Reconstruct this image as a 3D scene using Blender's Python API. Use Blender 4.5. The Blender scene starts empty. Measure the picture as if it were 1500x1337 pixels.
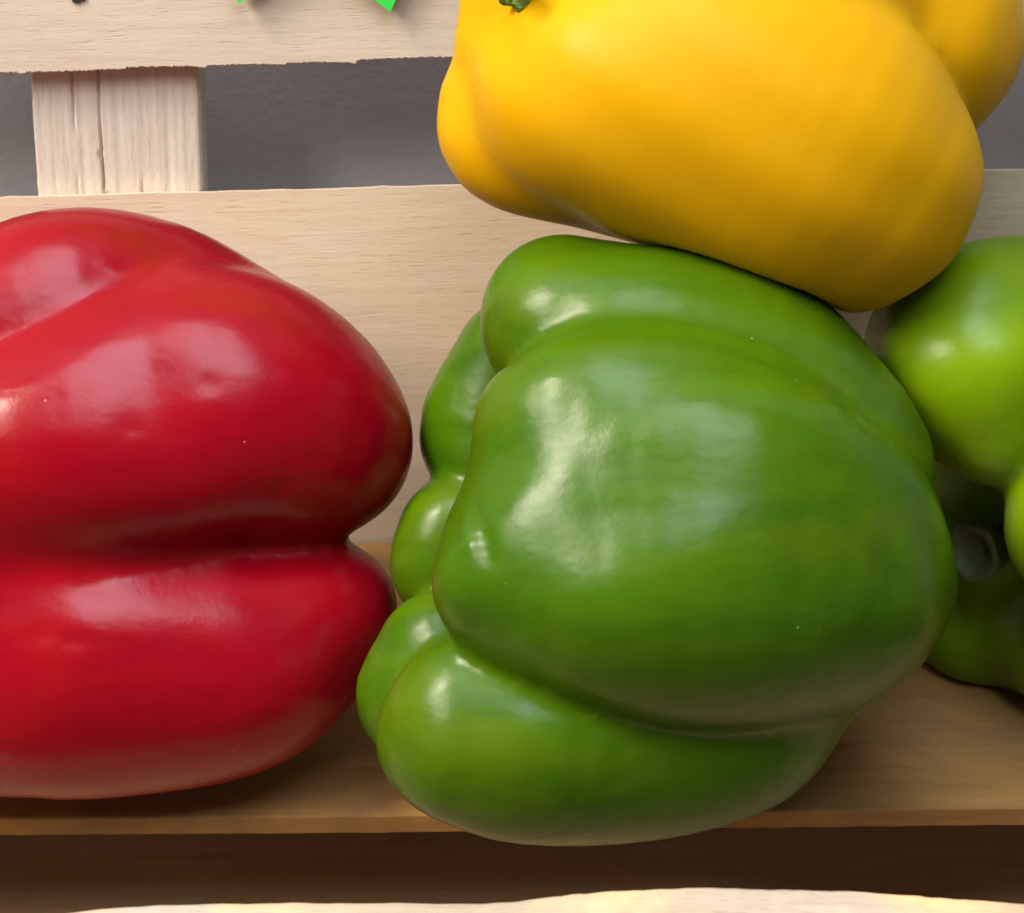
import bpy, bmesh, math, random
import numpy as np
from mathutils import Matrix, Vector

# ---------------------------------------------------------------- camera
# World: x along the crate, y away from the viewer, z up (metres).
# The origin is the inner corner where the crate's back slat meets its floor board.
W0, H0 = 1500.0, 1337.0            # photograph size, used to read measurements off it
FPX = 4500.0                       # focal length in photograph pixels
PITCH = math.radians(34.0)
O_PIX, O_DEPTH = (600.0, 790.0), 0.530
scene = bpy.context.scene


def unit(v):
    v = np.array(v, float)
    return v / np.linalg.norm(v)


X_c = unit((0.998, 0.0185, 0.050))                       # crate axes seen from the camera (right, up, back)
Z_c = np.array((0.0, math.cos(PITCH), math.sin(PITCH)))
Z_c = unit(Z_c - X_c * Z_c.dot(X_c))
Y_c = np.cross(Z_c, X_c)
R_wc = np.stack([X_c, Y_c, Z_c])                         # camera -> world rotation
O_c = np.array(((O_PIX[0] - W0 / 2) / FPX * O_DEPTH, -(O_PIX[1] - H0 / 2) / FPX * O_DEPTH, -O_DEPTH))
CAM = -R_wc @ O_c


def at(px, py, n):
    """World point seen at a photograph pixel, n millimetres nearer than the origin."""
    d = O_DEPTH - n * 0.001
    c = np.array(((px - W0 / 2) / FPX * d, -(py - H0 / 2) / FPX * d, -d))
    return CAM + R_wc @ c


def size(rpx, n):
    return rpx * (O_DEPTH - n * 0.001) / FPX


def hit(px, py, axis, val):
    """World point where the sight line of a pixel meets the plane axis = val."""
    d = R_wc @ np.array(((px - W0 / 2) / FPX, -(py - H0 / 2) / FPX, -1.0))
    return CAM + d * ((val - CAM[axis]) / d[axis])


cam_data = bpy.data.cameras.new('camera')
cam = bpy.data.objects.new('camera', cam_data)
scene.collection.objects.link(cam)
M = Matrix.Identity(4)
for i in range(3):
    for j in range(3):
        M[i][j] = R_wc[i, j]
    M[i][3] = CAM[i]
cam.matrix_world = M
cam_data.sensor_fit = 'HORIZONTAL'
cam_data.sensor_width = 36.0
cam_data.lens = 36.0 * FPX / W0
cam_data.clip_start, cam_data.clip_end = 0.02, 50.0
cam_data.dof.use_dof = True
cam_data.dof.focus_distance = 0.435
cam_data.dof.aperture_fstop = 64.0
scene.camera = cam

# ---------------------------------------------------------------- light
world = bpy.data.worlds.new('World')
scene.world = world
world.use_nodes = True
bg = world.node_tree.nodes['Background']
bg.inputs['Color'].default_value = (1.0, 0.97, 0.94, 1)
bg.inputs['Strength'].default_value = 0.10


def area(name, direction_c, dist, sx, sy, power, color, target=(0.03, -0.05, 0.04), shape='RECTANGLE'):
    """An area lamp placed along a direction given from the camera's axes (right, up, back)."""
    d = R_wc @ unit(direction_c)
    t = np.array(target)
    p = t + d * dist
    l = bpy.data.lights.new(name, 'AREA')
    l.shape = shape
    l.size, l.size_y = sx, sy
    l.energy = power
    l.color = color
    o = bpy.data.objects.new(name, l)
    o.location = p
    o.rotation_euler = Vector(-d).to_track_quat('-Z', 'Y').to_euler()
    scene.collection.objects.link(o)
    return o


area('window_light', (0.06, 0.68, 0.72), 1.6, 0.72, 1.35, 25, (0.80, 0.88, 1.0))
area('lamp_light', (-0.52, 0.60, 0.62), 1.5, 0.34, 0.34, 17, (1.0, 0.88, 0.72), shape='DISK')
area('lamp_light', (-0.68, 0.46, 0.60), 1.5, 0.45, 0.45, 8.5, (1.0, 0.90, 0.76), shape='DISK')
area('lamp_light', (-0.56, 0.34, 0.76), 1.5, 0.50, 0.50, 8.5, (1.0, 0.90, 0.76), shape='DISK')

vs = scene.view_settings
vs.view_transform = 'Standard'
vs.look = 'None'
vs.exposure = 0.38
vs.gamma = 1.0
vs.use_curve_mapping = False
scene.cycles.use_denoising = True
scene.cycles.max_bounces = 5
scene.cycles.use_adaptive_sampling = True
scene.cycles.adaptive_threshold = 0.02

C = scene.collection


# ---------------------------------------------------------------- helpers
def link_mesh(name, verts, faces, mat, parent=None, smooth=True, world_m=None):
    me = bpy.data.meshes.new(name)
    me.from_pydata([tuple(v) for v in verts], [], faces)
    me.update()
    if smooth:
        me.polygons.foreach_set('use_smooth', [True] * len(me.polygons))
    if mat:
        me.materials.append(mat)
    o = bpy.data.objects.new(name, me)
    C.objects.link(o)
    if parent:
        o.parent = parent
    return o


def tag(o, label=None, cat=None, group=None, kind=None):
    if label:
        o['label'] = label
    if cat:
        o['category'] = cat
    if group:
        o['group'] = group
    if kind:
        o['kind'] = kind
    return o


def empty(name, loc, rot=None):
    o = bpy.data.objects.new(name, None)
    C.objects.link(o)
    m = Matrix.Identity(4)
    if rot is not None:
        for i in range(3):
            for j in range(3):
                m[i][j] = rot[i, j]
    for i in range(3):
        m[i][3] = loc[i]
    o.matrix_world = m
    o.empty_display_size = 0.02
    return o


class NT:
    """Small wrapper for writing node materials."""

    def __init__(self, name):
        self.mat = bpy.data.materials.new(name)
        self.mat.use_nodes = True
        self.t = self.mat.node_tree
        self.b = self.t.nodes['Principled BSDF']

    def n(self, typ, **kw):
        nd = self.t.nodes.new(typ)
        for k, v in kw.items():
            setattr(nd, k, v)
        return nd

    def l(self, a, b):
        self.t.links.new(a, b)

    def coord(self, scale=(1, 1, 1), loc=(0, 0, 0), rot=(0, 0, 0)):
        tc = self.n('ShaderNodeTexCoord')
        mp = self.n('ShaderNodeMapping')
        mp.inputs['Scale'].default_value = scale
        mp.inputs['Location'].default_value = loc
        mp.inputs['Rotation'].default_value = rot
        self.l(tc.outputs['Object'], mp.inputs['Vector'])
        return mp.outputs['Vector']

    def noise(self, vec, scale, detail=4.0, rough=0.5, dist=0.0):
        nd = self.n('ShaderNodeTexNoise')
        nd.inputs['Scale'].default_value = scale
        nd.inputs['Detail'].default_value = detail
        nd.inputs['Roughness'].default_value = rough
        nd.inputs['Distortion'].default_value = dist
        self.l(vec, nd.inputs['Vector'])
        return nd.outputs['Fac']

    def ramp(self, fac, stops, interp='LINEAR'):
        nd = self.n('ShaderNodeValToRGB')
        cr = nd.color_ramp
        cr.interpolation = interp
        while len(cr.elements) < len(stops):
            cr.elements.new(0.5)
        for e, (p, c) in zip(cr.elements, stops):
            e.position = p
            e.color = (c[0], c[1], c[2], 1) if not isinstance(c, (int, float)) else (c, c, c, 1)
        self.l(fac, nd.inputs['Fac'])
        return nd.outputs['Color']

    def mix(self, fac, a, b, mode='MIX'):
        nd = self.n('ShaderNodeMix', data_type='RGBA', blend_type=mode)
        for sock, v in ((nd.inputs[0], fac), (nd.inputs[6], a), (nd.inputs[7], b)):
            if isinstance(v, (int, float)):
                sock.default_value = v
            elif isinstance(v, tuple):
                sock.default_value = (v[0], v[1], v[2], 1)
            else:
                self.l(v, sock)
        return nd.outputs[2]

    def math(self, op, a, b=0.0):
        nd = self.n('ShaderNodeMath', operation=op)
        for sock, v in ((nd.inputs[0], a), (nd.inputs[1], b)):
            if isinstance(v, (int, float)):
                sock.default_value = v
            else:
                self.l(v, sock)
        return nd.outputs[0]

    def bump(self, height, strength, dist, chain=None):
        nd = self.n('ShaderNodeBump')
        nd.inputs['Strength'].default_value = strength
        nd.inputs['Distance'].default_value = dist
        self.l(height, nd.inputs['Height'])
        if chain is not None:
            self.l(chain, nd.inputs['Normal'])
        return nd.outputs['Normal']


# ---------------------------------------------------------------- materials
def wood(name, pale, mid, dark, grain_dark=0.35, rough=0.7, seed=0.0, along='x', stain=None):
    m = NT(name)
    lng, sh = 9.0, 160.0
    sc = {'x': (lng, sh, sh), 'z': (sh, sh, lng)}[along]
    v = m.coord(sc, (seed, seed * 1.7, seed * 0.3))
    big = m.coord((14, 30, 30) if along == 'x' else (30, 30, 14), (seed, 3 + seed, 1))
    g1 = m.noise(v, 4.0, 6, 0.62, 0.6)
    g2 = m.noise(v, 14.0, 4, 0.6, 0.2)
    bigf = m.noise(big, 2.2, 4, 0.55, 0.8)
    col = m.mix(m.ramp(bigf, [(0.30, 0.0), (0.72, 1.0)]), pale, mid)
    col = m.mix(m.math('MULTIPLY', m.ramp(g1, [(0.45, 0.0), (0.78, 1.0)]), grain_dark), col, dark)
    fl = m.ramp(g2, [(0.60, 0.0), (0.80, 1.0)])
    col = m.mix(m.math('MULTIPLY', fl, grain_dark * 0.8), col, dark)
    # short dark pores running with the grain
    pv = m.coord({'x': (150, 1900, 1900), 'z': (1900, 1900, 150)}[along], (seed * 2, seed, 0.5))
    pores = m.ramp(m.noise(pv, 1.6, 2, 0.5), [(0.60, 0.0), (0.70, 1.0)])
    col = m.mix(m.math('MULTIPLY', pores, grain_dark * 0.8), col, dark)
    if stain:
        sv = m.coord((30, 30, 30), (seed + 4, 1, 2))
        sf = m.ramp(m.noise(sv, 1.4, 5, 0.6, 0.5), [(0.48, 0.0), (0.66, 1.0)])
        col = m.mix(m.math('MULTIPLY', sf, 0.85), col, stain)
    m.l(col, m.b.inputs['Base Color'])
    m.b.inputs['Roughness'].default_value = rough
    m.b.inputs['Specular IOR Level'].default_value = 0.15
    h = m.math('ADD', m.math('MULTIPLY', g1, 0.7), m.math('MULTIPLY', pores, -0.6))
    nb = m.bump(h, 0.35, 0.00012)
    fz = m.noise(m.coord((500, 2500, 2500) if along == 'x' else (2500, 2500, 500)), 1.0, 3, 0.6)
    nb = m.bump(fz, 0.25, 0.0001, nb)
    m.l(nb, m.b.inputs['Normal'])
    return m.mat


PALE, MIDW, DARKW = (0.74, 0.60, 0.46), (0.66, 0.49, 0.33), (0.36, 0.22, 0.12)
MAT = {}
MAT['slat_top'] = wood('slat_wood_upper', (0.74, 0.66, 0.56), (0.70, 0.60, 0.485), (0.42, 0.29, 0.18), 0.28, seed=1.3)
MAT['slat_low'] = wood('slat_wood_lower', (0.83, 0.69, 0.53), (0.78, 0.61, 0.43), (0.48, 0.31, 0.17), 0.28, seed=5.1)
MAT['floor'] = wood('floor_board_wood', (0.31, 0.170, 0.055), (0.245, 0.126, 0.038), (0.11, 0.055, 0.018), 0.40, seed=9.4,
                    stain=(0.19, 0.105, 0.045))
MAT['rail'] = wood('base_rail_wood', (0.46, 0.31, 0.18), (0.40, 0.26, 0.14), (0.20, 0.12, 0.06), 0.35, seed=2.2)
MAT['front'] = wood('front_slat_wood', (0.37, 0.315, 0.26), (0.33, 0.265, 0.195), (0.18, 0.09, 0.035), 0.40, seed=7.7,
                    stain=(0.60, 0.40, 0.20))
MAT['batten'] = wood('batten_wood', (0.76, 0.71, 0.63), (0.71, 0.63, 0.54), (0.36, 0.22, 0.13), 0.32, seed=3.9, along='z')


def wall_material():
    m = NT('grey_plaster')
    v = m.coord((1, 1, 1))
    f = m.noise(v, 60, 5, 0.6)
    m.l(m.ramp(f, [(0.3, (0.55, 0.56, 0.63)), (0.7, (0.60, 0.61, 0.68))]), m.b.inputs['Base Color'])
    m.b.inputs['Roughness'].default_value = 0.85
    m.l(m.bump(m.noise(v, 700, 3, 0.6), 0.3, 0.0004), m.b.inputs['Normal'])
    return m.mat


MAT['wall'] = wall_material()


def pepper_material(name, base, alt, streak, speck, rough=0.24, sss=0.0, streak_amt=0.5, sss_rad=(1, 0.4, 0.1),
                    blush=None, blush_amt=0.0, seed=0.0, skin_bump=0.5, spec=0.5):
    """Waxy skin. Object x runs along the fruit's axis, so stretched noise gives lengthwise streaks."""
    m = NT(name)
    sv = m.coord((16, 90, 90), (seed, seed * 2.1, seed * 0.7))
    s1 = m.noise(sv, 1.5, 4, 0.55, 0.4)
    bv = m.coord((1, 1, 1), (seed, 0, seed))
    patch = m.noise(bv, 32, 3, 0.5, 0.3)
    col = m.mix(m.ramp(patch, [(0.36, 0.0), (0.66, 1.0)]), base, alt)
    col = m.mix(m.math('MULTIPLY', m.ramp(s1, [(0.46, 0.0), (0.68, 1.0)]), streak_amt), col, streak)
    if blush is not None:
        bl = m.ramp(m.noise(m.coord((26, 40, 40), (seed + 3, seed, 8)), 1.0, 3, 0.5, 0.5), [(0.54, 0.0), (0.72, 1.0)])
        col = m.mix(m.math('MULTIPLY', bl, blush_amt), col, blush)
    # fine lenticels and a few pale dust specks
    fine = m.noise(bv, 900, 2, 0.5)
    col = m.mix(m.math('MULTIPLY', m.ramp(fine, [(0.52, 0.0), (0.70, 1.0)]), 0.25), col, alt)
    vo = m.n('ShaderNodeTexVoronoi')
    vo.inputs['Scale'].default_value = 150
    m.l(bv, vo.inputs['Vector'])
    pick = m.n('ShaderNodeSeparateColor')
    m.l(vo.outputs['Color'], pick.inputs['Color'])
    dot = m.math('LESS_THAN', vo.outputs['Distance'], m.math('MULTIPLY', pick.outputs['Green'], 0.032))
    dot = m.math('MULTIPLY', dot, m.math('GREATER_THAN', pick.outputs['Red'], 0.60))
    col = m.mix(m.math('MULTIPLY', dot, 0.22), col, speck)
    m.l(col, m.b.inputs['Base Color'])
    rv = m.noise(m.coord((40, 130, 130), (seed, 2, 5)), 1.6, 4, 0.6)
    m.l(m.ramp(rv, [(0.3, rough * 0.85), (0.72, rough * 1.35)]), m.b.inputs['Roughness'])
    m.b.inputs['Specular IOR Level'].default_value = spec
    m.b.inputs['IOR'].default_value = 1.45
    if sss > 0:
        m.b.inputs['Subsurface Weight'].default_value = sss
        m.b.inputs['Subsurface Radius'].default_value = sss_rad
        m.b.inputs['Subsurface Scale'].default_value = 0.008
    lump = m.noise(m.coord((60, 120, 120), (seed, 1, 2)), 1.0, 3, 0.5)
    nb = m.bump(lump, skin_bump, 0.0012)
    nb = m.bump(m.noise(bv, 1100, 3, 0.6), 0.22, 0.0001, nb)
    nb = m.bump(dot, 0.4, 0.0002, nb)
    m.l(nb, m.b.inputs['Normal'])
    return m.mat


MAT['green'] = pepper_material('green_pepper_skin', (0.033, 0.090, 0.001), (0.050, 0.110, 0.001), (0.019, 0.062, 0.001),
                               (0.50, 0.60, 0.30), rough=0.27, sss=0.0, streak_amt=0.55, seed=2.0,
                               blush=(0.095, 0.125, 0.002), blush_amt=0.4, sss_rad=(0.5, 1.0, 0.1), spec=0.25, skin_bump=0.22)
MAT['green_far'] = pepper_material('light_green_pepper_skin', (0.105, 0.205, 0.001), (0.140, 0.235, 0.001), (0.070, 0.155, 0.001),
                                   (0.50, 0.60, 0.30), rough=0.29, sss=0.0, streak_amt=0.35, seed=6.0, sss_rad=(0.5, 1.0, 0.1), spec=0.25, skin_bump=0.2)
MAT['red'] = pepper_material('red_pepper_skin', (0.205, 0.0006, 0.006), (0.235, 0.0008, 0.006), (0.155, 0.0005, 0.005),
                             (0.80, 0.50, 0.45), rough=0.23, sss=0.0, streak_amt=0.35, seed=4.0, skin_bump=0.17,
                             blush=(0.31, 0.009, 0.004), blush_amt=0.25, sss_rad=(1.0, 0.1, 0.05), spec=0.28)
MAT['yellow'] = pepper_material('yellow_pepper_skin', (0.52, 0.272, 0.001), (0.525, 0.277, 0.001), (0.515, 0.265, 0.001),
                                (0.95, 0.75, 0.20), rough=0.40, sss=0.5, streak_amt=0.25, seed=8.0, sss_rad=(1.0, 0.75, 0.05),
                                skin_bump=0.05, spec=0.14)


def stem_material(name, a, b, dry):
    m = NT(name)
    v = m.coord((1, 1, 1))
    f = m.noise(m.coord((60, 300, 300)), 2.0, 5, 0.6)
    col = m.mix(m.ramp(f, [(0.35, 0.0), (0.68, 1.0)]), a, b)
    col = m.mix(m.ramp(m.noise(v, 260, 4, 0.6), [(0.52, 0.0), (0.70, 0.8)]), col, dry)
    m.l(col, m.b.inputs['Base Color'])
    m.b.inputs['Roughness'].default_value = 0.6
    m.l(m.bump(f, 0.8, 0.0006), m.b.inputs['Normal'])
    return m.mat


MAT['stem'] = stem_material('fresh_stem', (0.09, 0.20, 0.03), (0.13, 0.26, 0.05), (0.12, 0.17, 0.06))
MAT['stem_dry'] = stem_material('cut_stem', (0.045, 0.080, 0.018), (0.070, 0.105, 0.025), (0.09, 0.080, 0.028))
MAT['cut'] = stem_material('cut_stem_face', (0.065, 0.085, 0.020), (0.085, 0.100, 0.028), (0.045, 0.034, 0.012))


# ---------------------------------------------------------------- the crate
def rough_board(name, x0, x1, lo, hi, t, mat, parent, plane, seed=0, fray=0.0004, step=0.002, wob=0.0006, bevel=0.0006,
                lo_fn=None, hi_fn=None, relief=0.0, cross=10, back_slope=0.0):
    """A sawn board: rows of points along its length with wavering, slightly frayed long edges.
    plane 'back' stands (lo..hi in z, thickness behind y=0); plane 'floor' lies (lo..hi in y, thickness below z=0);
    plane 'post' is upright: x is swapped so that x0..x1 runs in z and lo..hi in x."""
    rng = np.random.default_rng(seed)
    n = max(2, int((x1 - x0) / step))
    xs = np.linspace(x0, x1, n + 1)

    def edge(base, fn):
        w = np.zeros_like(xs)
        for k in range(1, 6):
            w += np.sin(xs * 40 * k + rng.uniform(0, 6.28)) * wob / k
        fr = rng.normal(0, 1, len(xs))
        fr = fr * fray * 0.35
        i = 0
        while i < len(xs) - 2:                               # torn fibres: slow ramps that snap back
            w_ = int(rng.integers(max(2, 0.002 / step), max(4, 0.012 / step)))
            a_ = abs(rng.normal(0, fray * 1.3)) * (1 if fn is None or fn == lo_fn else -1)
            seg = np.linspace(0, 1, w_) ** 3 * a_
            fr[i:i + w_] -= seg[:len(fr[i:i + w_])]
            i += w_
        steps = np.cumsum((rng.uniform(0, 1, len(xs)) < 0.05) * rng.normal(0, 1, len(xs))) * fray * 0.5
        b = np.array([fn(x) for x in xs]) if fn else np.full_like(xs, base)
        return b + w + fr + steps - steps.mean()

    L, Hh = edge(lo, lo_fn), edge(hi, hi_fn)
    # the section: front face (cross strips), rounded edges, back face
    sec = [(0.0, bevel)]
    sec += [(bevel / (hi - lo), 0.0)]
    sec += [(k / cross, 0.0) for k in range(1, cross)]
    sec += [(1 - bevel / (hi - lo), 0.0), (1.0, bevel), (1.0 - back_slope / (hi - lo), t), (0.0, t)]
    verts, faces = [], []
    m_ = len(sec)
    furrow = np.zeros((len(xs), m_))
    if relief:
        for k in range(m_):
            furrow[:, k] = rng.normal(0, relief)
        furrow += rng.normal(0, relief * 0.15, furrow.shape)
        for _ in range(46):                                  # drying cracks along the grain
            k = int(rng.integers(3, m_ - 4))
            i0 = int(rng.integers(0, len(xs)))
            ln = int(rng.integers(16, 90))
            for q in range(i0, min(len(xs), i0 + ln)):
                furrow[q, k] += 0.0006 * math.sin(math.pi * (q - i0) / ln)
                if rng.uniform() < 0.035:
                    k = int(np.clip(k + rng.choice((-1, 1)), 3, m_ - 5))
        furrow[:, [0, -3, -2, -1]] = 0
    for i, x in enumerate(xs):
        for k, (s, d) in enumerate(sec):
            a = L[i] + (Hh[i] - L[i]) * s
            dd = d + furrow[i, k]
            if plane == 'back':
                verts.append((x, dd, a))
            elif plane == 'floor':
                verts.append((x, a, -dd))
            else:
                verts.append((a, dd, x))
    for i in range(n):
        for k in range(m_):
            a, b = i * m_ + k, i * m_ + (k + 1) % m_
            c, d = b + m_, a + m_
            faces.append((a, b, c, d) if plane != 'back' else (d, c, b, a))
    faces.append(tuple(range(m_)))
    faces.append(tuple(reversed(range(n * m_, n * m_ + m_))))
    o = link_mesh(name, verts, faces, mat, parent, smooth=False)
    bm = bmesh.new()
    bm.from_mesh(o.data)
    bmesh.ops.recalc_face_normals(bm, faces=bm.faces)
    bm.to_mesh(o.data)
    bm.free()
    for p in o.data.polygons:
        p.use_smooth = True
    o.data.set_sharp_from_angle(angle=math.radians(35))
    return o


crate = empty('wooden_crate', (0, 0, 0))
tag(crate, 'pale slatted wooden crate holding the bell peppers', 'crate')


def line_fn(pa, pb, axis_plane, val, comp):
    A, B = hit(*pa, axis_plane, val), hit(*pb, axis_plane, val)
    return lambda x: A[comp] + (B[comp] - A[comp]) * (x - A[0]) / (B[0] - A[0])


BT = 0.0014
lowtop = line_fn((0, 290), (1430, 250), 1, 0.0, 2)
toplow = line_fn((0, 108), (660, 88), 1, 0.0, 2)
rough_board('back_slat', -0.19, 0.20, -0.0034, 0.07, BT, MAT['slat_low'], crate, 'back', 3, hi_fn=lowtop, back_slope=0.0022, fray=0.00007, wob=0.00006, bevel=0.00006)
rough_board('back_slat', -0.19, 0.20, 0.09, 0.17, BT, MAT['slat_top'], crate, 'back', 8, lo_fn=toplow, fray=0.00018, wob=0.00005,
            step=0.0002, bevel=0.0003, cross=4)
fedge = line_fn((0, 1198), (1500, 1183), 2, 0.0, 1)
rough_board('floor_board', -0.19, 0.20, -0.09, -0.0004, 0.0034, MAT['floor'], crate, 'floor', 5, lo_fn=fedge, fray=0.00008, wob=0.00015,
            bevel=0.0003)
print('slat', lowtop(0), toplow(0), 'floor edge', fedge(0))

# upright battens behind the slats, split rough along the grain
bx0 = hit(52, 200, 1, BT)[0]
bx1 = hit(296, 200, 1, BT)[0]


def batten(x0, x1, seed, lean):
    o = rough_board('corner_batten', -0.03, 0.19, 0, x1 - x0, 0.007, MAT['batten'], crate, 'post', seed, fray=0.00008, wob=0.00003,
                    step=0.0006, relief=0.00004, cross=72, bevel=0.0007)
    o.location = (x0, BT + 0.0016, 0)
    o.rotation_euler = (0, lean, 0)
    return o


b0 = batten(bx0 - 0.0065, bx1 - 0.0063, 4, 0.075)
batten(0.165, 0.192, 6, 0.01)

# dark rail under the floor board, and the bowed front slats
r = rough_board('base_rail', -0.19, 0.20, -0.150, -0.001, 0.010, MAT['rail'], crate, 'floor', 12, fray=0.0001)
r.location.z = -0.040


def bowed_slat(name, pts, n, drop, t, mat, seed):
    """A thin bent slat of the crate's front; pts are (pixel x, pixel y) of its top edge, n its nearness."""
    rng = np.random.default_rng(seed)
    P = [at(px, py, n) for px, py in pts]
    xs = np.array([p[0] for p in P])
    zs = np.array([p[2] for p in P])
    ys = np.array([p[1] for p in P])
    gx = np.linspace(xs[0], xs[-1], 120)
    gz = np.interp(gx, xs, zs)
    for _ in range(12):
        gz[1:-1] = 0.25 * gz[:-2] + 0.5 * gz[1:-1] + 0.25 * gz[2:]
    gz = gz + np.convolve(rng.normal(0, 0.00012, 120), [0.3, 0.4, 0.3], 'same')
    gy = np.interp(gx, xs, ys)
    gy = np.full_like(gx, gy.mean())
    verts, faces = [], []
    sec = [(0.0, -drop), (0.0, -0.0012), (0.0005, -0.0003), (0.0014, 0.0), (t - 0.0012, 0.0), (t - 0.0004, -0.0004), (t, -0.0014), (t, -drop)]
    for i in range(120):
        for dy, dz in sec:
            verts.append((gx[i], gy[i] - t + dy, gz[i] + dz))
    k_ = len(sec)
    for i in range(119):
        for k in range(k_):
            a, b = i * k_ + k, i * k_ + (k + 1) % k_
            faces.append((a, b, b + k_, a + k_))
    faces.append(tuple(range(k_)))
    faces.append(tuple(range(119 * k_, 120 * k_)))
    o = link_mesh(name, verts, faces, mat, crate)
    bm = bmesh.new()
    bm.from_mesh(o.data)
    bmesh.ops.recalc_face_normals(bm, faces=bm.faces)
    bm.to_mesh(o.data)
    bm.free()
    o.data.set_sharp_from_angle(angle=math.radians(40))
    return o


bowed_slat('front_slat', [(-150, 1406), (100, 1344), (200, 1325), (350, 1314), (520, 1307), (700, 1303), (860, 1308), (1000, 1322), (1200, 1352)],
           150, 0.04, 0.005, MAT['front'], 21)
bowed_slat('front_slat', [(600, 1371), (740, 1330), (850, 1307), (950, 1293), (1100, 1287), (1200, 1287), (1350, 1296), (1500, 1310), (1700, 1334)],
           157, 0.04, 0.006, MAT['front'], 22)

# ---------------------------------------------------------------- wall and added light blocker
wall_y = 0.0235
wall = link_mesh('wall', [(-0.6, wall_y, -0.3), (0.6, wall_y, -0.3), (0.6, wall_y, 0.6), (-0.6, wall_y, 0.6),
                          (-0.6, wall_y + 0.05, -0.3), (0.6, wall_y + 0.05, -0.3), (0.6, wall_y + 0.05, 0.6), (-0.6, wall_y + 0.05, 0.6)],
                 [(0, 1, 2, 3), (4, 7, 6, 5), (0, 4, 5, 1), (3, 2, 6, 7), (0, 3, 7, 4), (1, 5, 6, 2)], MAT['wall'], smooth=False)
tag(wall, 'grey plaster wall behind the slatted crate', 'wall', kind='structure')

def blocker_material():
    m = NT('dark_blocker')
    f = m.noise(m.coord((20, 200, 20)), 3, 4, 0.6)
    m.l(m.ramp(f, [(0.3, (0.030, 0.019, 0.011)), (0.7, (0.045, 0.028, 0.016))]), m.b.inputs['Base Color'])
    m.b.inputs['Roughness'].default_value = 0.6
    return m.mat


cz = -0.056  # unseen dark slab, added to keep world light off the pepper undersides
light_blocker = link_mesh('light_blocker', [(-0.6, -0.7, cz), (0.6, -0.7, cz), (0.6, wall_y - 0.0005, cz), (-0.6, wall_y - 0.0005, cz),
                                (-0.6, -0.7, cz - 0.03), (0.6, -0.7, cz - 0.03), (0.6, wall_y - 0.0005, cz - 0.03), (-0.6, wall_y - 0.0005, cz - 0.03)],
                    [(0, 1, 2, 3), (4, 7, 6, 5), (0, 4, 5, 1), (3, 2, 6, 7), (0, 3, 7, 4), (1, 5, 6, 2)], blocker_material(), smooth=False)
tag(light_blocker, 'unseen dark slab added under the crate to block light from below', 'light_blocker', kind='structure')

# ---------------------------------------------------------------- peppers
def catmull(P, m):
    P = np.array(P, float)
    if len(P) == 1:
        return P
    Q = np.vstack([2 * P[0] - P[1], P, 2 * P[-1] - P[-2]])
    out = []
    for i in range(len(P) - 1):
        a, b, c, d = Q[i:i + 4]
        for t in np.linspace(0, 1, m, endpoint=False):
            out.append(0.5 * ((2 * b) + (-a + c) * t + (2 * a - 5 * b + 4 * c - d) * t * t + (-a + 3 * b - 3 * c + d) * t ** 3))
    out.append(P[-1])
    return np.array(out)


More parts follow.
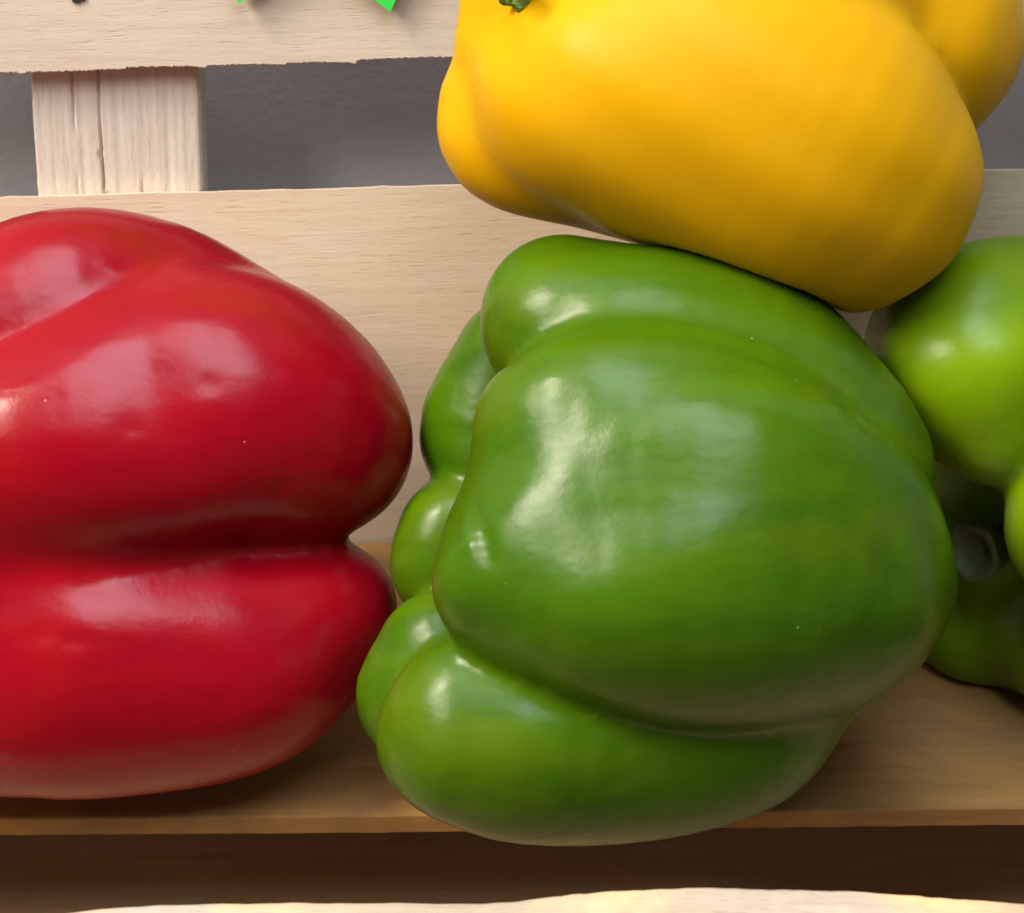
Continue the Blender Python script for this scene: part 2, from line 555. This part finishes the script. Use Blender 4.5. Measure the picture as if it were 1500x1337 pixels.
class Pepper:
    """Lobes are chains of balls along the fruit; the skin is their blended union, meshed as one surface."""

    def __init__(self, lobes, n0, axis_px, k0, k1, dents=(), seed=1, wob=0.00035, shift=(0, 0, 0), kg=0.016, others=(), kmul=None):
        self.kmul = kmul or [1.0] * len(lobes)
        self.others = others
        self.groups = []
        sh = np.array(shift, float)
        for L in lobes:
            grp = []
            for ch in (L if isinstance(L[0], list) else [L]):
                pts = []
                for (px, py, rp, dn) in ch:
                    n = n0 + dn
                    p = at(px, py, n) + sh
                    pts.append((*p, size(rp, n)))
                grp.append(catmull(pts, 4))
            self.groups.append(grp)
        self.chains = [c for g_ in self.groups for c in g_]
        self.kg = kg
        a, b = axis_px
        self.A = at(a[0], a[1], n0 + a[2]) + sh
        self.B = at(b[0], b[1], n0 + b[2]) + sh
        self.k0, self.k1 = k0, k1
        rng = np.random.default_rng(seed)
        self.dents = []
        self.waves = [(rng.normal(0, 1, 3) * f, rng.uniform(0, 6.28), wob * 90 / f) for f in (70, 90, 120, 160, 210)]

    @staticmethod
    def smin(a, b, k):
        h = np.maximum(k - np.abs(a - b), 0) / k
        return np.minimum(a, b) - h * h * h * k / 6.0

    @staticmethod
    def smax(a, b, k):
        h = np.maximum(k - np.abs(a - b), 0) / k
        return np.maximum(a, b) + h * h * h * k / 6.0

    @staticmethod
    def chain(p, pp, ch):
        A_, B_ = ch[:-1], ch[1:]
        ba = B_[:, :3] - A_[:, :3]
        bb = np.maximum((ba * ba).sum(1), 1e-12)
        pa = p @ A_[:, :3].T
        pb = p @ ba.T
        aa = (A_[:, :3] ** 2).sum(1)
        ab = (A_[:, :3] * ba).sum(1)
        d = None
        for i in range(len(A_)):
            qb = pb[:, i] - ab[i]
            h = np.clip(qb / bb[i], 0, 1)
            d2 = pp - 2 * pa[:, i] + aa[i] - h * (2 * qb - h * bb[i])
            di = np.sqrt(np.maximum(d2, 0)) - (A_[i, 3] + (B_[i, 3] - A_[i, 3]) * h)
            d = di if d is None else np.minimum(d, di)
        return d

    def sdf(self, p):
        ax = self.B - self.A
        t = np.clip(((p - self.A) @ ax) / ax.dot(ax), 0, 1)
        k = self.k0 + (self.k1 - self.k0) * t
        res = None
        pp = (p * p).sum(1)
        for gi, grp in enumerate(self.groups):
            dg = None
            for ch in grp:
                d = self.chain(p, pp, ch)
                dg = d if dg is None else self.smin(dg, d, self.kg)
            res = dg if res is None else self.smin(res, dg, k * self.kmul[gi])
        for w, ph, am in self.waves:
            res = res + am * np.sin(p @ w + ph)
        for o in self.others:                               # skins press flat where they touch
            near = res < 0.004
            if near.any():
                res[near] = self.smax(res[near], 0.0002 - o.sdf(p[near]), 0.0015)
        res = self.smax(res, p[:, 1] + 0.0004, 0.0015)      # back slats
        res = self.smax(res, 0.0002 - p[:, 2], 0.0015)      # floor board
        for c, r_, d_ in self.dents:
            q = np.linalg.norm(p - c, axis=1) / r_
            res = res + d_ * np.exp(-q * q * 2)
        return res

        # (dents are pressed in last, see pock)

    def surf(self, px, py):
        n = 140.0
        for _ in range(80):
            p = at(px, py, n)
            d = float(self.sdf(p[None])[0])
            n -= max(d, 0.00002) * 800
            if d < 0.00004:
                break
        return p

    def pock(self, px, py, r_, d_):
        """Press a small dent (or raise a welt, d_ < 0) where the sight line of a photo pixel meets the skin."""
        p = self.surf(px, py)
        self.dents.append((p, r_, d_))

    def mesh(self, h=0.0014):
        allp = np.vstack(self.chains)
        lo = (allp[:, :3] - allp[:, 3:]).min(0) - 0.006
        hi = (allp[:, :3] + allp[:, 3:]).max(0) + 0.006
        dim = np.ceil((hi - lo) / h).astype(int) + 1
        g = np.stack(np.meshgrid(*[lo[i] + h * np.arange(dim[i]) for i in range(3)], indexing='ij'), -1)
        V = self.sdf(g.reshape(-1, 3)).reshape(dim)
        ins = V < 0
        # keep only what cannot be reached from outside: fill hidden voids
        out = np.zeros_like(ins)
        out[0] = out[-1] = True
        out[:, 0] = out[:, -1] = True
        out[:, :, 0] = out[:, :, -1] = True
        out &= ~ins
        while True:
            c0 = out.sum()
            for _ in range(4):
                for ax in range(3):
                    s0 = [slice(None)] * 3
                    s1 = [slice(None)] * 3
                    s0[ax], s1[ax] = slice(1, None), slice(None, -1)
                    out[tuple(s0)] |= out[tuple(s1)]
                    out[tuple(s1)] |= out[tuple(s0)]
                    out &= ~ins
            if out.sum() == c0:
                break
        hidden = (~ins) & (~out)
        V[hidden] = -h
        ins = V < 0
        # surface nets
        corners = np.stack([ins[i:dim[0] - 1 + i, j:dim[1] - 1 + j, k:dim[2] - 1 + k] for i in (0, 1) for j in (0, 1) for k in (0, 1)], 0)
        cnt = corners.sum(0)
        act = (cnt > 0) & (cnt < 8)
        idx = -np.ones(act.shape, int)
        idx[act] = np.arange(act.sum())
        cells = np.argwhere(act)
        P = lo + (cells + 0.5) * h
        for _ in range(5):                                  # pull onto the surface
            e = h * 0.3
            d = self.sdf(P)
            gr = np.stack([self.sdf(P + np.eye(3)[i] * e) - d for i in range(3)], 1) / e
            st = d[:, None] * gr / np.maximum((gr * gr).sum(1), 0.2)[:, None]
            ln = np.linalg.norm(st, axis=1)
            st *= np.minimum(1, h * 0.7 / np.maximum(ln, 1e-9))[:, None]
            P = P - st
        faces = []
        for ax in range(3):
            s0 = [slice(None)] * 3
            s1 = [slice(None)] * 3
            s0[ax], s1[ax] = slice(None, -1), slice(1, None)
            a_, b_ = ins[tuple(s0)], ins[tuple(s1)]
            ed = np.argwhere(a_ != b_)
            u, v = (ax + 1) % 3, (ax + 2) % 3
            ok = (ed[:, u] > 0) & (ed[:, v] > 0)
            ed = ed[ok]
            flip = b_[tuple(ed.T)]
            q = []
            for du, dv in ((1, 1), (0, 1), (0, 0), (1, 0)):
                c = ed.copy()
                c[:, u] -= du
                c[:, v] -= dv
                q.append(idx[tuple(c.T)])
            q = np.stack(q, 1)
            q[flip] = q[flip][:, ::-1]
            faces.append(q)
        F = np.vstack(faces)
        # relax a little within the surface so that quads are even
        nb = np.zeros_like(P)
        cn = np.zeros(len(P))
        for i in range(4):
            np.add.at(nb, F[:, i], P[F[:, (i + 1) % 4]] + P[F[:, (i + 3) % 4]])
            np.add.at(cn, F[:, i], 2)
        for _ in range(2):
            nb[:] = 0
            for i in range(4):
                np.add.at(nb, F[:, i], P[F[:, (i + 1) % 4]] + P[F[:, (i + 3) % 4]])
            P = P * 0.5 + 0.5 * nb / cn[:, None]
        self.V, self.F = P, F
        return P, F


def frame_from(xdir, hint=(0, 0, 1)):
    x = unit(xdir)
    y = unit(np.cross(hint, x))
    z = np.cross(x, y)
    return np.stack([x, y, z], 1)


def stem(parent, base, direction, length, rad, mat, seed, bend=(0, 0, 0), calyx=0.011, cal_mat=None):
    """Ridged stalk with a cut end, and under it the calyx with its short points."""
    rng = np.random.default_rng(seed)
    inv = parent.matrix_world.inverted()
    d = unit(direction)
    Rm = frame_from(d, (0.3, 0.5, 0.8))
    bend = np.array(bend, float)
    NS, NR = 28, 16
    verts, faces = [], []
    ph = rng.uniform(0, 6.28)
    for j in range(NR + 1):
        t = j / NR
        c = np.array(base) + d * length * t + bend * t * t
        rr = rad * (1.35 - 0.55 * min(1, t * 2.2) + 0.30 * max(0, t - 0.55))
        for i in range(NS):
            a = 2 * math.pi * i / NS
            rib = 1 + 0.07 * math.cos(5 * a + ph + t * 0.6) + rng.normal(0, 0.022)
            o_ = Rm[:, 1] * math.cos(a) * rr * rib + Rm[:, 2] * math.sin(a) * rr * rib * 0.9
            verts.append(c + o_)
    for j in range(NR):
        for i in range(NS):
            a, b = j * NS + i, j * NS + (i + 1) % NS
            faces.append((a, b, b + NS, a + NS))
    # rim and a sunken cut face
    top = np.array(base) + d * length + bend
    s0 = NR * NS
    cutv = []
    loc = [inv @ Vector(v) for v in verts]
    so = link_mesh('stem', loc, faces, mat, parent)
    cv, cf = [], []
    for q, (sc, dp) in enumerate(((1.0, 0.0), (0.86, 0.0004), (0.66, -0.0006), (0.40, -0.0018))):
        for i in range(NS):
            p = np.array(verts[s0 + i])
            cv.append(top + (p - top) * sc + d * (dp + rng.normal(0, 0.00010) * (q > 0)))
    cv.append(top - d * 0.0019)
    for q in range(3):
        for i in range(NS):
            a, b = q * NS + i, q * NS + (i + 1) % NS
            cf.append((a, b, b + NS, a + NS))
    for i in range(NS):
        cf.append((3 * NS + i, 3 * NS + (i + 1) % NS, 4 * NS))
    co = link_mesh('cut_end', [inv @ Vector(v) for v in cv], cf, MAT['cut'], so)
    # calyx
    kv, kf = [], []
    NA, NQ = 60, 8
    for j in range(NQ + 1):
        s = j / NQ
        for i in range(NA):
            a = 2 * math.pi * i / NA
            pt = 0.78 + 0.30 * abs(math.cos(2.5 * a + ph)) ** 1.6
            rr = calyx * pt * (0.15 + 0.85 * s)
            hgt = 0.0035 * (1 - s) ** 1.5 + 0.0016 * s * s
            kv.append(np.array(base) + Rm[:, 1] * math.cos(a) * rr + Rm[:, 2] * math.sin(a) * rr + d * (hgt + rng.normal(0, 0.00012)))
    for j in range(NQ):
        for i in range(NA):
            a, b = j * NA + i, j * NA + (i + 1) % NA
            kf.append((a, b, b + NA, a + NA))
    ko = link_mesh('calyx', [inv @ Vector(v) for v in kv], kf, cal_mat or mat, parent)
    md = ko.modifiers.new('thickness', 'SOLIDIFY')
    md.thickness = 0.0012
    return so


def pepper(pp, mat, label, group='bell peppers in the crate', h=0.0014):
    P, F = pp.mesh(h)
    ctr = 0.5 * (pp.A + pp.B)
    base = np.array((ctr[0], ctr[1], P[:, 2].min()))
    Rm = frame_from(pp.B - pp.A)
    e = empty('bell_pepper', base, Rm)
    tag(e, label, 'bell pepper', group)
    loc = (P - base) @ Rm
    body = link_mesh('body', loc, [tuple(int(i) for i in f) for f in F], mat, e)
    md = body.modifiers.new('smooth', 'SUBSURF')
    md.levels = md.render_levels = 1
    bpy.context.view_layer.update()
    print(label, 'verts', len(P), 'min', P.min(0).round(4), 'max', P.max(0).round(4))
    return e


# lobes: (photo x, photo y, radius in photo pixels, extra nearness in mm)
GREEN = Pepper([
    # broad front lobe: an upper ridge and the main bulge
    [[(778, 615, 88, 10), (900, 635, 162, 8), (1050, 675, 180, 8), (1165, 755, 165, 4)],
     [(775, 838, 138, 12), (890, 828, 228, 8), (1040, 825, 247, 6), (1180, 845, 205, 2)]],
    # upper lobe
    [(837, 478, 132, -2), (950, 505, 152, -1), (1080, 552, 160, -2), (1180, 630, 154, -5), (1228, 690, 143, -6)],
    # lower lobe
    [(692, 1060, 142, 4), (790, 1065, 168, 2), (930, 1055, 176, -4), (1060, 1025, 166, -7), (1130, 970, 150, -8)],
    # far lobes whose shoulders show beyond the stem end
    [(760, 525, 100, -22), (722, 640, 110, -24), (850, 690, 160, -30), (1040, 720, 190, -26)],
    [(667, 785, 90, -20), (670, 830, 94, -20), (820, 860, 150, -30), (1030, 860, 210, -22)],
    [(645, 955, 96, -8), (648, 1022, 115, -10), (780, 1040, 160, -22), (980, 990, 190, -22)],
    # right-hand end
    [(1120, 800, 190, -8), (1212, 845, 178, -5)],
], n0=89, axis_px=((680, 800, 0), (1300, 820, 0)), k0=0.003, k1=0.004, seed=3)

for px, py, r_, d_ in [(694, 748, 0.0014, 0.0012), (699, 765, 0.0014, 0.0016), (705, 783, 0.0014, 0.0018), (711, 801, 0.0014, 0.0016),
                       (717, 820, 0.0012, 0.0010), (683, 770, 0.0022, -0.0006), (690, 795, 0.0022, -0.0006), (1345, 915, 0.0012, 0.0006),
                       (728, 966, 0.0009, -0.0004)]:
    GREEN.pock(px, py, r_, d_)

RED = Pepper([
    [[(-140, 700, 150, 0), (0, 665, 172, 3), (130, 640, 190, 2), (230, 635, 188, 1), (330, 615, 188, 0), (430, 632, 163, -3), (480, 655, 117, -6)],
     [(130, 560, 150, -6), (220, 545, 160, -5), (330, 570, 165, -6)]],
    [(-120, 560, 140, -4), (-20, 500, 150, -2), (90, 468, 160, -5), (200, 500, 178, -11), (330, 560, 172, -12)],
    [[(-120, 950, 150, -6), (60, 1000, 164, -5), (210, 994, 168, -6), (350, 965, 162, -8), (430, 925, 140, -9), (470, 895, 105, -10)],
     [(-120, 860, 112, 1), (40, 890, 116, 1), (160, 915, 116, 0), (300, 905, 112, -4)]],
    [(-160, 1020, 120, -8), (-55, 1058, 110, -4), (200, 980, 130, -16)],
    [(-120, 780, 190, -22), (100, 800, 215, -24), (300, 780, 180, -20)],
], n0=72, axis_px=((-100, 760, 0), (520, 780, 0)), k0=0.009, k1=0.0035, seed=5, others=(GREEN,), kmul=[1, 0.22, 1.55, 0.5, 1])
for px, py, r_, d_ in [(415, 714, 0.0013, 0.0009), (305, 562, 0.0013, 0.0009), (190, 628, 0.0011, 0.0007), (62, 930, 0.0013, 0.0009),
                       (100, 938, 0.0012, 0.0009), (118, 942, 0.0012, 0.0009), (125, 856, 0.0014, 0.0007), (138, 876, 0.0012, 0.0006),
                       (140, 398, 0.0015, 0.0005), (158, 404, 0.0012, 0.0004), (490, 808, 0.0010, 0.0006), (325, 1030, 0.0011, 0.0006)]:
    RED.pock(px, py, r_, d_)

GREEN_R = Pepper([
    [(1462, 605, 108, 6), (1430, 530, 152, 5), (1470, 518, 172, 1), (1600, 540, 190, -8), (1760, 600, 180, -16)],
    [(1610, 770, 140, 6), (1700, 770, 170, -4), (1800, 740, 180, -12)],
    [(1445, 890, 122, -32), (1560, 860, 140, -28), (1740, 760, 180, -20)],
    [(1580, 930, 112, -16), (1680, 880, 130, -16), (1780, 780, 170, -18)],
    [(1472, 762, 142, -26), (1600, 720, 150, -22), (1700, 700, 180, -22)],
], n0=66, axis_px=((1440, 780, 0), (1850, 680, -20)), k0=0.006, k1=0.02, seed=9, others=(GREEN,))

YELLOW = Pepper([
    # big front lobe running down to the right
    [(815, 150, 122, 3), (868, 130, 170, 4), (945, 118, 214, 4), (1040, 140, 245, 2), (1150, 200, 235, 1), (1228, 255, 199, -1)],
    # left shoulder, upper left shoulder, under lobe
    [(733, 150, 93, -6), (750, 200, 107, -7), (850, 190, 140, -6), (980, 190, 150, -6)],
    [(748, 60, 82, -2), (840, -40, 150, -2), (1000, -60, 190, -2)],
    [(790, 195, 118, -8), (900, 225, 120, -12), (1010, 240, 130, -12)],
    # far right lobe
    [(1090, -70, 190, 2), (1230, -10, 190, -12), (1318, 45, 181, -16)],
], n0=86, axis_px=((680, 60, 0), (1400, 250, 0)), k0=0.0045, k1=0.002, seed=7, others=(GREEN, GREEN_R))

green = pepper(GREEN, MAT['green'], 'large glossy green bell pepper in the middle, lying on its side', h=0.0011)
red = pepper(RED, MAT['red'], 'glossy red bell pepper at the left, cut by the picture edge')
yellow = pepper(YELLOW, MAT['yellow'], 'yellow bell pepper resting on top of the green ones')
green_r = pepper(GREEN_R, MAT['green_far'], 'green bell pepper at the right edge with its cut stem showing')


def gap(a, b, na, nb):
    d = b.sdf(a.V)
    print('gap', na, nb, round(float(d.min()) * 1000, 2), 'mm at', a.V[d.argmin()].round(3))


gap(GREEN, RED, 'green', 'red')
gap(GREEN, YELLOW, 'green', 'yellow')
gap(GREEN, GREEN_R, 'green', 'green_r')
gap(YELLOW, GREEN_R, 'yellow', 'green_r')

# stems
stem(green_r, at(1505, 775, 46), at(1418, 812, 60) - at(1505, 775, 46), 0.0175, 0.0052, MAT['stem_dry'], 3, cal_mat=MAT['stem'])
stem(green, at(735, 800, 62), at(640, 800, 40) - at(735, 800, 62), 0.008, 0.0045, MAT['stem'], 5, calyx=0.009)
stem(red, at(-262, 700, 66), at(-400, 690, 60) - at(-262, 700, 66), 0.020, 0.0045, MAT['stem'], 6, calyx=0.012)
yb = YELLOW.surf(764, -8)
stem(yellow, yb, np.array(at(740, -60, 110)) - at(764, -8, 92), 0.012, 0.0018, MAT['stem'], 4, calyx=0.0031)

# ---------------------------------------------------------------- star card
def card_material():
    m = NT('fluorescent_card')
    m.b.inputs['Base Color'].default_value = (0.045, 0.80, 0.10, 1)
    m.b.inputs['Roughness'].default_value = 0.6
    return m.mat


def star_card():
    A, B = hit(386, 6, 1, -0.002), hit(611, 19, 1, -0.002)
    mid = (A + B) / 2
    w = np.linalg.norm(B - A)
    npt = 12
    half = math.pi / npt
    R = 0.045
    rin = 0.034
    # centre above so that two neighbouring points fall on A and B
    ang0 = math.asin(min(0.95, w / 2 / R))
    e = mid + np.array((0, 0, math.sqrt(max(R * R - (w / 2) ** 2, 1e-6))))
    tilt = math.atan2(B[2] - A[2], B[0] - A[0])
    step = 2 * ang0
    npt = max(5, round(2 * math.pi / step))
    step = 2 * math.pi / npt
    verts, faces = [], []
    ring = []
    for i in range(npt):
        for s, rr in ((0, R), (0.5, rin)):
            a = -math.pi / 2 - step / 2 + (i + s) * step + tilt
            ring.append((rr * math.cos(a), rr * math.sin(a)))
    n = len(ring)
    for y in (0.0, 0.0005):
        for x, z in ring:
            verts.append((x, y, z))
    faces.append(tuple(range(n)))
    faces.append(tuple(reversed(range(n, 2 * n))))
    for i in range(n):
        j = (i + 1) % n
        faces.append((i, i + n, j + n, j))
    o = link_mesh('price_card', verts, faces, card_material(), smooth=False)
    o.location = e
    tag(o, 'bright green star-shaped card against the upper crate slat', 'card')
    return o


star_card()

# ---------------------------------------------------------------- marks on the upper slat
def ink_mark():
    m = NT('dark_ink')
    m.b.inputs['Base Color'].default_value = (0.015, 0.03, 0.035, 1)
    m.b.inputs['Roughness'].default_value = 0.7
    rng = np.random.default_rng(2)
    c = hit(113, -6, 1, 0.0)
    v, f = [], []
    n = 22
    for y in (-0.0003, 0.0003):
        for i in range(n):
            a = 2 * math.pi * i / n
            rr = 0.0011 * (1 + 0.45 * rng.normal() * 0.6)
            v.append((c[0] + rr * 1.1 * math.cos(a), y, c[2] + rr * math.sin(a)))
    f.append(tuple(range(n)))
    for i in range(n):
        f.append((i, (i + 1) % n, (i + 1) % n + n, i + n))
    return link_mesh('ink_mark', v, f, m.mat, crate, smooth=False)


ink_mark()
